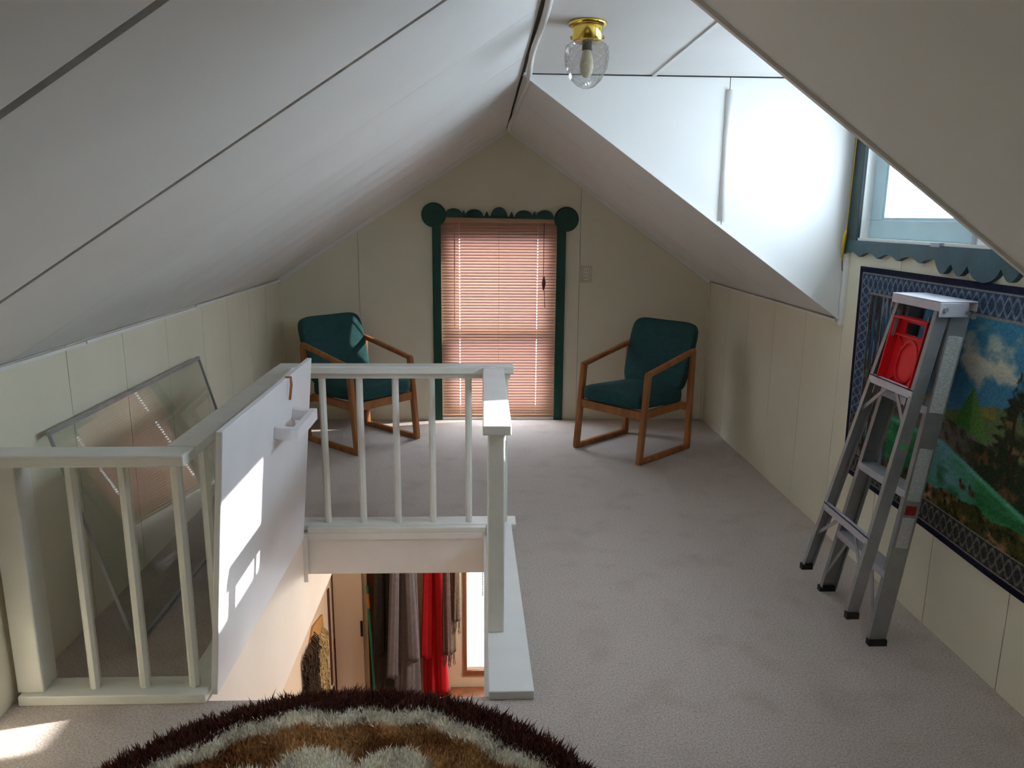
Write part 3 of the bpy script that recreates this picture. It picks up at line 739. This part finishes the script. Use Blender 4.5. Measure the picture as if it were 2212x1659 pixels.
# red pail shelf folded between the rear rails
ty0, ty1, tz0, tz1 = 2.655, 2.885, .985, 1.24
tx = lambda z: RF(z)+.012
def tb(y0, y1, z0, z1, d0, d1):
    mm = MB()
    vs = []
    for z in (z0, z1):
        for y in (y0, y1):
            for d in (d0, d1): vs.append((tx(z)+d, y, z))
    return vs, [(0, 1, 3, 2), (4, 6, 7, 5), (0, 4, 5, 1), (2, 3, 7, 6), (0, 2, 6, 4), (1, 5, 7, 3)]
pl = MB()
for q in ((ty0, ty1, tz0, 1.175, 0, .006), (ty0, ty1, 1.218, tz1, 0, .006), (ty0, ty0+.05, 1.175, 1.218, 0, .006), (ty1-.05, ty1, 1.175, 1.218, 0, .006)):
    pl.add(*tb(*q))
ps = pl.build('pail_shelf', 'red', la)
rm = MB()
for q in ((ty0, ty1, tz1-.006, tz1, -.035, .0), (ty0, ty1, tz0, tz0+.006, -.035, 0), (ty0, ty0+.006, tz0, tz1, -.035, 0), (ty1-.006, ty1, tz0, tz1, -.035, 0), (ty0+.006, ty1-.006, 1.165, 1.172, -.012, 0)):
    rm.add(*tb(*q))
rm.build('rim', 'red', ps)
rb = MB()
yc, zc_ = (ty0+ty1)/2, (tz0+1.165)/2
rb.rings([[(tx(zc_+.085*math.sin(a))-d, yc+r*.065*math.cos(a), zc_+r*.085*math.sin(a)) for a in [2*math.pi*i/28 for i in range(28)]] for r, d in ((1.0, 0), (1.0, .006), (.86, .006), (.86, .001))], cap=False)
for i, j in ((-1, -1), (1, -1), (-1, 1), (1, 1)):
    z1_ = zc_+j*.09; rb.beam((tx(z1_)-.003, yc+i*.095, z1_), (tx(zc_+j*.06)-.003, yc+i*.055, zc_+j*.06), .008, .006, (0, 1, 0))
rb.build('moulded_ribs', 'red', ps)

# ================================================================== TAPESTRY
TY1, TY0, TZ1, TZ0 = 3.555, 1.90, 1.385, .405
def hashn(i, j, s=0):
    h = np.sin(i*127.1+j*311.7+s*74.7)*43758.5453
    return h-np.floor(h)
def vnoise(x, y, s=0):
    i, j = np.floor(x), np.floor(y); fx, fy = x-i, y-j; fx = fx*fx*(3-2*fx); fy = fy*fy*(3-2*fy)
    return (hashn(i, j, s)*(1-fx)+hashn(i+1, j, s)*fx)*(1-fy)+(hashn(i, j+1, s)*(1-fx)+hashn(i+1, j+1, s)*fx)*fy
def fbm(x, y, s=0, o=4):
    t = 0; a = .5; n = 0
    for k in range(o): t = t+a*vnoise(x, y, s+k*3.1); n += a; a *= .5; x = x*2.03; y = y*2.03
    return t/n
def tapestry_colors(u, v):
    """u metres from the far edge, v metres up from the bottom; returns sRGB 0-255"""
    W, H = TY1-TY0, TZ1-TZ0
    u0 = u; u = u-.22
    C = np.zeros(u.shape+(3,))
    def put(mask, c): C[mask] = np.array(c)
    def mix(mask_f, c):
        mf = np.clip(mask_f, 0, 1)[..., None]; C[:] = C*(1-mf)+np.array(c, float)*mf
    # sky
    t = np.clip((v-.45)/.5, 0, 1)
    C[:] = np.array((70, 120, 150))*(1-t[..., None])+np.array((62, 128, 158))*t[..., None]
    deep = np.clip(1.2-u/.62, 0, 1); mix(deep*.75*np.clip((v-.4)/.2, 0, 1), (40, 78, 110))
    cl_ = fbm(u*7, v*10, 1)
    cm = np.clip((cl_-.50)*7, 0, 1)*np.clip(1-np.abs(v-.72)/.16, 0, 1)**.5*np.clip((u-.52)/.08, 0, 1)
    mix(cm, (206, 200, 178)); mix(cm*np.clip((.70-v)*8, 0, 1)*.5, (168, 150, 126))
    # far hills
    h1 = .52+.03*np.sin(u*9)+.05*fbm(u*6, u*0, 2); mix((v < h1)*1.0, (92, 110, 70))
    mix((v < h1)*np.clip((fbm(u*22, v*22, 3)-.45)*5, 0, 1), (128, 122, 60))
    pk = .62-np.abs(u-.70)*1.6; mix(((v < pk) & (v > .4))*1.0, (64, 112, 52)); mix(((v < pk) & (u > .70) & (v > .4))*.5, (110, 140, 70))
    # grey rock band, dark trees of the shore
    h2 = .455-.08*(u-.5)+.02*fbm(u*14, u*0, 4); mix((v < h2)*1.0, (104, 98, 88))
    mix((v < h2)*np.clip((fbm(u*30, v*30, 5)-.5)*5, 0, 1), (66, 58, 48))
    h3 = .40-.06*np.clip(u-.8, 0, 9); dk = (v < h3+.03)*np.clip((u-.66)*9, 0, 1); mix(dk*1.0, (40, 50, 34))
    mix(dk*np.clip((fbm(u*26, v*26, 6)-.55)*6, 0, 1), (96, 70, 44))
    # water
    sh = .375-.22*np.clip(u-.55, 0, 9)
    wtr = (v < sh)*1.0; mix(wtr, (40, 104, 62))
    mix(wtr*np.clip(1-np.abs(v-(sh-.012))/.016, 0, 1), (120, 190, 178))
    lb = np.clip((fbm(u*9, v*16, 7)-.28)*5, 0, 1)*np.clip(1-np.abs(u-.60)/.19, 0, 1)**.5; mix(wtr*lb, (112, 158, 170))
    gl = np.clip((fbm(u*6, v*40, 8)-.5)*5, 0, 1); mix(wtr*gl*.5, (66, 146, 84))
    # foreground
    fgh = .165+.05*fbm(u*9, u*0, 9)-.02*np.sin(u*5); fg = (v < fgh)*1.0
    mix(fg, (62, 62, 30)); mix(fg*np.clip((fbm(u*24, v*24, 10)-.45)*5, 0, 1), (104, 84, 44)); mix(fg*np.clip((fbm(u*18, v*30, 11)-.58)*6, 0, 1), (166, 120, 92))
    mix(fg*np.clip((fbm(u*40, v*40, 12)-.55)*6, 0, 1), (36, 40, 22))
    # two ducks
    for du_, dv_ in ((.70, .25), (.76, .245)):
        mix(np.clip(1.4-(((u-du_)/.022)**2+((v-dv_)/.012)**2), 0, 1), (84, 58, 36)); mix(np.clip(1.4-(((u-du_+.016)/.008)**2+((v-dv_-.016)/.010)**2), 0, 1), (60, 44, 30))
    # leaning tree at the far edge, cabin tones
    u = u0
    tr_ = np.clip((.36+.05*np.sin(v*9)-u)*12, 0, 1); mix(tr_*np.clip((fbm(u*60, v*8, 13)-.30)*4, 0, 1), (60, 46, 40)); mix(tr_*np.clip((fbm(u*70, v*10, 14)-.56)*8, 0, 1), (120, 136, 156))
    rd = np.clip(1-(((u-.36)/.07)**2+((v-.40)/.04)**2), 0, 1); mix(rd*np.clip((fbm(u*40, v*40, 15)-.4)*6, 0, 1), (150, 80, 50)); 
    wh = np.clip(1-(((u-.36)/.06)**2+((v-.33)/.05)**2), 0, 1); mix(wh*np.clip((fbm(u*50, v*25, 16)-.45)*6, 0, 1), (190, 196, 190))
    # right-hand pine
    cx_ = 1.15; crown = np.abs(u-cx_) < (.13*np.clip((.72-v)/.3, 0, 1)*(.6+.4*np.sin(v*95)**2)); mix((crown & (v > .40))*np.clip((fbm(u*30, v*30, 17)-.3)*5, 0, 1), (44, 50, 34))
    mix(((crown) & (v > .40) & (v < .55))*np.clip((fbm(u*26, v*26, 18)-.55)*6, 0, 1), (112, 92, 58))
    mix((np.abs(u-cx_) < .008)*(v > .34)*(v < .6)*1.0, (54, 40, 30))
    # borders: navy edge, woven scroll band
    bw = .118; nb = .026
    du2 = np.minimum(u, W-u); dv2 = np.minimum(v, H-v); d = np.minimum(du2, dv2)
    along = np.where(du2 < dv2, v, u)
    inb = (d < bw); sc_ = np.sin(along*math.pi*2/.075)
    mid_ = (d-nb)/(bw-nb)-.5
    ww_ = .34*np.sin(along*math.pi*2/.085); scroll = np.minimum(np.abs(mid_-ww_), np.abs(mid_+ww_))*1.3
    stripes = np.abs(np.sin(along*math.pi/.013+mid_*9))
    dark = np.array((46, 58, 84)); lite = np.array((136, 150, 166))
    below = v < .30
    lite2 = np.where(below[..., None], np.array((128, 122, 110)), lite); dark2 = np.where(below[..., None], np.array((44, 42, 44)), dark)
    k = np.clip((.14-scroll)*9, 0, 1)*.8+np.clip(stripes-.72, 0, 1)*1.1
    k = np.clip(k, 0, 1)[..., None]
    bc = dark2*(1-k)+lite2*k
    C[inb] = bc[inb]
    put((d < nb+.006) & inb, (150, 146, 138)); put(d < nb, (24, 27, 48)); put((d > bw-.006) & inb, (140, 134, 122))
    C += (hashn(np.floor(u*400), np.floor(v*400), 20)-.5)[..., None]*26
    return np.clip(C*.86, 0, 255)
nu, nv = 330, 210
us = np.linspace(0, TY1-TY0, nu+1); vs_ = np.linspace(0, TZ1-TZ0, nv+1)
U_, V_ = np.meshgrid(us, vs_)
xw = XR-.012-.004*np.sin(U_*7)*np.sin(V_*3+1)-.003
zz = TZ0+V_-.018*U_*(V_ < 9)*(1-V_/1.0)-.0*U_
verts = np.stack([xw, TY1-U_-.03*(1-V_)*1.0, zz], -1).reshape(-1, 3)
idx = np.arange((nu+1)*(nv+1)).reshape(nv+1, nu+1)
quads = np.stack([idx[:-1, :-1], idx[1:, :-1], idx[1:, 1:], idx[:-1, 1:]], -1).reshape(-1, 4)
me = bpy.data.meshes.new('tapestry'); me.from_pydata(verts.tolist(), [], quads.tolist()); me.update()
cols = tapestry_colors(U_, V_).reshape(-1, 3)/255.0
cols = np.where(cols <= .04045, cols/12.92, ((cols+.055)/1.055)**2.4)
ca_ = me.color_attributes.new('Col', 'FLOAT_COLOR', 'POINT')
ca_.data.foreach_set('color', np.concatenate([cols, np.ones((len(cols), 1))], 1).astype(np.float32).ravel())
me.materials.append(MAT['tapestry'])
tp = bpy.data.objects.new('tapestry', me); COL.objects.link(tp)
sol = tp.modifiers.new('thick', 'SOLIDIFY'); sol.thickness = .004; sol.offset = -1
tag(tp, 'woven lake landscape tapestry with a dark blue border hung under the dormer window', 'tapestry')

# yellow cord by the dormer window
yc_ = tag(empty('window_cord', (XR-.03, 3.712, 1.5)), 'yellow cord hanging down the dark window casing', 'cord')
MB().tube([(XR-.025, 3.705, 2.1), (XR-.026, 3.708, 1.8), (XR-.028, 3.712, 1.55), (XR-.03, 3.722, 1.40)], .0025, 6).build('cord', 'cord_yellow', yc_, smooth=True)
MB().tube([(XR-.028, 3.713, 1.545), (XR-.032, 3.716, 1.51), (XR-.032, 3.722, 1.46), (XR-.03, 3.726, 1.41)], [.005, .010, .008, .004], 8).build('cleat_loop', 'cord_yellow', yc_, smooth=True)
MB().tube([(XR-.03, 3.722, 1.40), (XR-.03, 3.718, 1.37), (XR-.028, 3.716, 1.35)], .002, 5).build('loose_end', 'black', yc_)

# ================================================================== RUG
RC = np.array((-.405, 1.475)); RR = .848
rg = tag(empty('shag_rug', (RC[0], RC[1], 0)), 'round shag rug with brown border and cream petals at the stairwell edge', 'rug')
MB().lathe([(0, .001), (RR-.03, .001), (RR-.02, .008), (0, .012)], 72, (RC[0], RC[1], 0)).build('backing', 'rugback', rg)
rng = np.random.default_rng(3)
N = 150000
# denser where the far half of the rug is seen
y_ = RC[1]+RR*(2*rng.random(N*2)-1); x_ = RC[0]+RR*(2*rng.random(N*2)-1)
rr_ = np.hypot(x_-RC[0], y_-RC[1]); keep = (rr_ < RR-.015) & ((y_ > RC[1]+.2) | (rng.random(N*2) < .25)); x_, y_, rr_ = x_[keep], y_[keep], rr_[keep]
n_ = len(x_); th_ = np.arctan2(y_-RC[1], x_-RC[0])
wob = .012*np.sin(th_*9)+.01*np.sin(th_*23+1)+.012*(rng.random(n_)-.5)
r_w = rr_+wob
col = np.zeros((n_, 3)); R1, R2, R3 = RR-.098, RR-.165, RR-.30
mot = fbm(x_*7, y_*7, 31); mot2 = fbm(x_*30, y_*30, 33)
brown = np.array((84, 50, 40)); cream = np.array((240, 234, 218)); tan = np.array((190, 148, 100)); red = np.array((128, 82, 50))
col[:] = np.where((r_w > R1)[:, None], brown, np.where((r_w > R2)[:, None], cream, tan*(1-np.clip((mot-.42)*5, 0, 1))[:, None]+red*np.clip((mot-.42)*5, 0, 1)[:, None]))
ins = r_w < .62
NP = 13
petal = np.zeros(n_, bool)
for k in range(NP):
    a = math.pi/2+.17+2*math.pi*k/NP
    petal |= (np.hypot(x_-RC[0]-.455*math.cos(a), y_-RC[1]-.455*math.sin(a))+wob*.5) < .112
petal |= r_w < .43
col[petal] = cream
col[r_w < .30] = tan
col *= (.72+.5*mot2+.18*(rng.random(n_)-.5))[:, None]
dark = r_w > R1
hgt = np.where(dark, .052, np.where(petal | (r_w > R2), .044, .038))*(.75+.4*rng.random(n_))
lean = rng.normal(0, .013, (n_, 2)); lean[dark] *= 1.3
lean += ((np.stack([x_, y_], 1)-RC)/RR)*.008
ang_ = rng.random(n_)*math.pi; wdt = .0030+.0018*rng.random(n_)
sx_, sy_ = np.cos(ang_)*wdt, np.sin(ang_)*wdt
z0 = np.full(n_, .006)
P = np.zeros((n_, 5, 3))
P[:, 0] = np.stack([x_-sx_, y_-sy_, z0], 1); P[:, 1] = np.stack([x_+sx_, y_+sy_, z0], 1)
mx_, my_ = x_+lean[:, 0]*.4, y_+lean[:, 1]*.4
P[:, 2] = np.stack([mx_+sx_*.9, my_+sy_*.9, hgt*.6], 1); P[:, 3] = np.stack([mx_-sx_*.9, my_-sy_*.9, hgt*.6], 1)
P[:, 4] = np.stack([x_+lean[:, 0], y_+lean[:, 1], hgt], 1)
P[:, :, 0] -= RC[0]; P[:, :, 1] -= RC[1]
me = bpy.data.meshes.new('pile')
nvt = n_*5; b5 = np.arange(n_)*5
me.vertices.add(nvt); me.vertices.foreach_set('co', P.reshape(-1).astype(np.float32))
loops = np.concatenate([np.stack([b5, b5+1, b5+2, b5+3], 1), np.stack([b5+3, b5+2, b5+4, b5+4], 1)[:, :3]], 1).ravel()
me.loops.add(len(loops)); me.loops.foreach_set('vertex_index', loops.astype(np.int32))
ls = np.stack([np.arange(n_)*7, np.arange(n_)*7+4], 1).ravel(); lt_ = np.tile([4, 3], n_)
me.polygons.add(n_*2); me.polygons.foreach_set('loop_start', ls.astype(np.int32)); me.polygons.foreach_set('loop_total', lt_.astype(np.int32))
me.update(calc_edges=True); me.validate()
cc = np.clip(col, 0, 255)/255.0; cc = np.where(cc <= .04045, cc/12.92, ((cc+.055)/1.055)**2.4)
cc = np.repeat(cc, 5, 0)
ca_ = me.color_attributes.new('Col', 'FLOAT_COLOR', 'POINT')
ca_.data.foreach_set('color', np.concatenate([cc, np.ones((len(cc), 1))], 1).astype(np.float32).ravel())
me.materials.append(MAT['pile'])
po = bpy.data.objects.new('pile', me); COL.objects.link(po); po.parent = rg; po['kind'] = 'stuff'

# ================================================================== THINGS BELOW
def drape(cx, cy, ztop, zbot, w0, w1, d0, d1, folds, amp, seed, lean=0.0, n=56, k=26):
    rs = []
    for j in range(k+1):
        t = j/k; z = ztop+(zbot-ztop)*t
        wd = w0+(w1-w0)*t**.8; dp = d0+(d1-d0)*t
        r = []
        for i in range(n):
            a = 2*math.pi*i/n
            f_ = 1+amp*(.25+.75*t)*math.sin(a*folds+seed+math.sin(t*3+seed)*.8+t*1.5)+amp*.5*math.sin(a*(folds*2+1)+seed*2+t*2)
            r.append((cx+lean*t+wd*math.cos(a)*f_, cy+dp*math.sin(a)*f_, z+.012*math.sin(a*3+seed)*(t > .98)))
        rs.append(r)
    return MB().rings(rs)
def coat(name, label, cx, mat, ztop, zbot, w, sleeve_dx, seed, cy_=YF-.075, dx0=0.0, group='garments hanging on the hook rail'):
    c = tag(empty(name, (cx, cy_, zbot)), label, 'coat', group)
    drape(cx+dx0, cy_, ztop, zbot, w*.5, w, .034, .05, 5, .16, seed, lean=-dx0).build('body', mat, c, smooth=True)
    for s, dz in sleeve_dx:
        drape(cx+s*.7, cy_-.062, ztop-.05, zbot+dz, .030, .045, .02, .028, 3, .14, seed+s*9, lean=s*.6, n=28).build('sleeve', mat, c, smooth=True)
    MB().tube([(cx, cy_, ztop), (cx, min(cy_+.05, YF-.10), ztop+.03), (cx, YF-.10, ztop+.085)], .005, 6).build('hanging_loop', mat, c)
    return c
hk = tag(empty('hook_rail', (-.5, YF, -.82)), 'dark wooden hook rail holding the garments', 'hook rail')
MB().box(-1.0, -.16, YF-.02, YF, -.86, -.78).build('board', 'wood_dark', hk)
for x in (-.80, -.64, -.43, -.30, -.24):
    MB().tube([(x, YF-.02, -.80), (x, YF-.08, -.82), (x, YF-.10, -.79)], .006, 6).build('hook', 'black', hk)
struct(MB().box(-.963, -.70, YF-.015, YF, LZ, -.87).build('trim_16', 'wood_dark'))
coat('long_coat', 'long charcoal wool coat hanging beside the green broom handle', -.785, 'c_black', -.88, -2.42, .115, ((-.07, .42), (.06, .52)), 1.0, dx0=.02)
coat('wool_coat', 'grey wool coat hanging against the red jacket', -.625, 'c_grey', -.88, -2.40, .105, ((-.09, .30), (.05, .45)), 2.3, cy_=YF-.245, dx0=.03)
coat('fleece_jacket', 'bright red fleece jacket hanging below the stairwell', -.405, 'c_red', -.88, -2.42, .085, ((.06, .06), (-.05, .40)), 3.1, cy_=YF-.09, dx0=-.03)
for k, (x, zb2, mt, lb) in enumerate(((-.296, -2.06, 'c_brown', 'dark brown knitted scarf hanging against the red jacket'), (-.262, -2.13, 'c_tan', 'grey-brown fringed scarf, longest of the hanging scarves'), (-.215, -1.80, 'c_tan', 'short tan fringed scarf hanging beside the bright lower window'))):
    s = tag(empty('scarf', (x, YF-(.235, .09, .16)[k], zb2)), lb, 'scarf', 'scarves on the hook rail')
    drape(x, YF-(.235, .09, .16)[k], -.86, zb2+.12, .022, .034, .02, .03, 5, .2, k*2.0+.5, n=30).build('cloth', mt, s, smooth=True)
    for q in range(7):
        a = 2*math.pi*q/7; fx, fy = x+.024*math.cos(a), YF-(.235, .09, .16)[k]+.02*math.sin(a)
        MB().tube([(fx, fy, zb2+.125), (fx+.004*math.sin(q), fy, zb2+.06), (fx+.008*math.cos(q*2), fy, zb2)], .0035, 5).build('fringe', mt, s)
# broom
br = tag(empty('broom_handle', (-.86, 5.6, LZ)), 'green broom handle with an orange grip leaning beside the dark coat', 'broom')
a_, b_ = vec(-.86, 5.60, LZ+.05), vec(-.955, 5.90, -1.40)
MB().tube([a_, a_+(b_-a_)*.86], .010, 8).build('shaft', 'bgreen', br); MB().tube([a_+(b_-a_)*.86, a_+(b_-a_)*.95], .012, 8).build('grip', 'borange', br)
MB().tube([a_+(b_-a_)*.95, b_], .011, 8).build('end_cap', 'bgreen', br)
MB().box(-.98, -.74, 5.57, 5.63, LZ, LZ+.07).build('brush_head', 'black', br)
# chest
wc = tag(empty('wooden_chest', (.15, 5.72, LZ)), 'low brown wooden chest under the bright lower window', 'chest')
MB().box(-.26, .60, 5.50, 5.94, LZ, -2.42).build('body', 'wood_brown', wc, bevel=.006)
MB().box(-.275, .615, 5.485, 5.95, -2.42, -2.385).build('lid', 'wood_brown', wc, bevel=.006)
# white blind
wb = tag(empty('white_blind', (.2, YF-.03, LWZ0)), 'white slatted blind over the bright lower window', 'blind')
MB().box(LWX0+.005, LWX1-.005, YF+.008, YF+.035, LWZ1-.03, LWZ1).build('head_rail', 'trim_white', wb)
MB().box(LWX0+.005, LWX1-.005, YF+.012, YF+.03, LWZ0+.004, LWZ0+.02).build('bottom_rail', 'trim_white', wb)
sm = None
for k in range(46):
    if sm is None:
        o = MB().panel((LWX0+.006-.2, 0, 0), (LWX1-LWX0-.012, 0, 0), (0, .018, .012), .0008, (0, -.55, .83)).build('slat', 'slat_white', wb, local=True); sm = o.data
    else:
        o = bpy.data.objects.new('slat', sm); COL.objects.link(o); o.parent = wb
    o.location = (0, .042, .03+k*(LWZ1-LWZ0-.07)/46)
MB().tube([(.0, YF+.006, LWZ1-.02), (.0, YF+.006, -1.55)], .004, 6).build('tilt_wand', 'black', wb)
# hide on the left wall below
hi = tag(empty('fur_wall_hanging', (-1.2, 5.2, -1.7)), 'shaggy brown and cream fur hanging on the wall below the stairwell', 'wall hanging')
def furry(name, y0, y1, z0, z1, mat, x0, seed, n=48):
    r0 = random.Random(seed); mm = MB()
    for j in range(n):
        for i in range(22):
            y = y0+(y1-y0)*(i+r0.random())/22; z = z1+(z0-z1)*(j+r0.random())/n
            L = .07+.06*r0.random(); dx = .012+.03*r0.random()
            mm.tube([(x0, y, z), (x0+dx, y+r0.uniform(-.01, .01), z-L*.4), (x0+dx*.9, y+r0.uniform(-.03, .03), z-L)], [.006, .005, .001], 4)
    mm.build(name, mat, hi)
MB().prism([(4.78, -2.6), (5.45, -2.62), (5.56, -1.9), (5.47, -1.42), (5.15, -1.34), (4.9, -1.5)], 'x', -1.25, -1.235).build('hide', 'fur_tan', hi)
furry('dark_fur', 4.80, 5.16, -2.45, -1.38, 'fur_dark', -1.235, 1)
furry('cream_fur', 5.14, 5.46, -2.45, -1.5, 'fur_cream', -1.235, 2)
# framed picture
fp = tag(empty('framed_picture', (-1.24, 4.6, -1.7)), 'small framed picture on the wall below the stairwell', 'picture')
q = MB()
for a, b, c, d in ((4.35, 4.80, -1.66, -1.62), (4.35, 4.80, -2.2, -2.16), (4.35, 4.39, -2.16, -1.66), (4.76, 4.80, -2.16, -1.66)):
    q.box(-1.25, -1.225, a, b, c, d)
q.build('frame', 'slate', fp); MB().box(-1.25, -1.238, 4.39, 4.76, -2.16, -1.66).build('print', 'picture', fp)
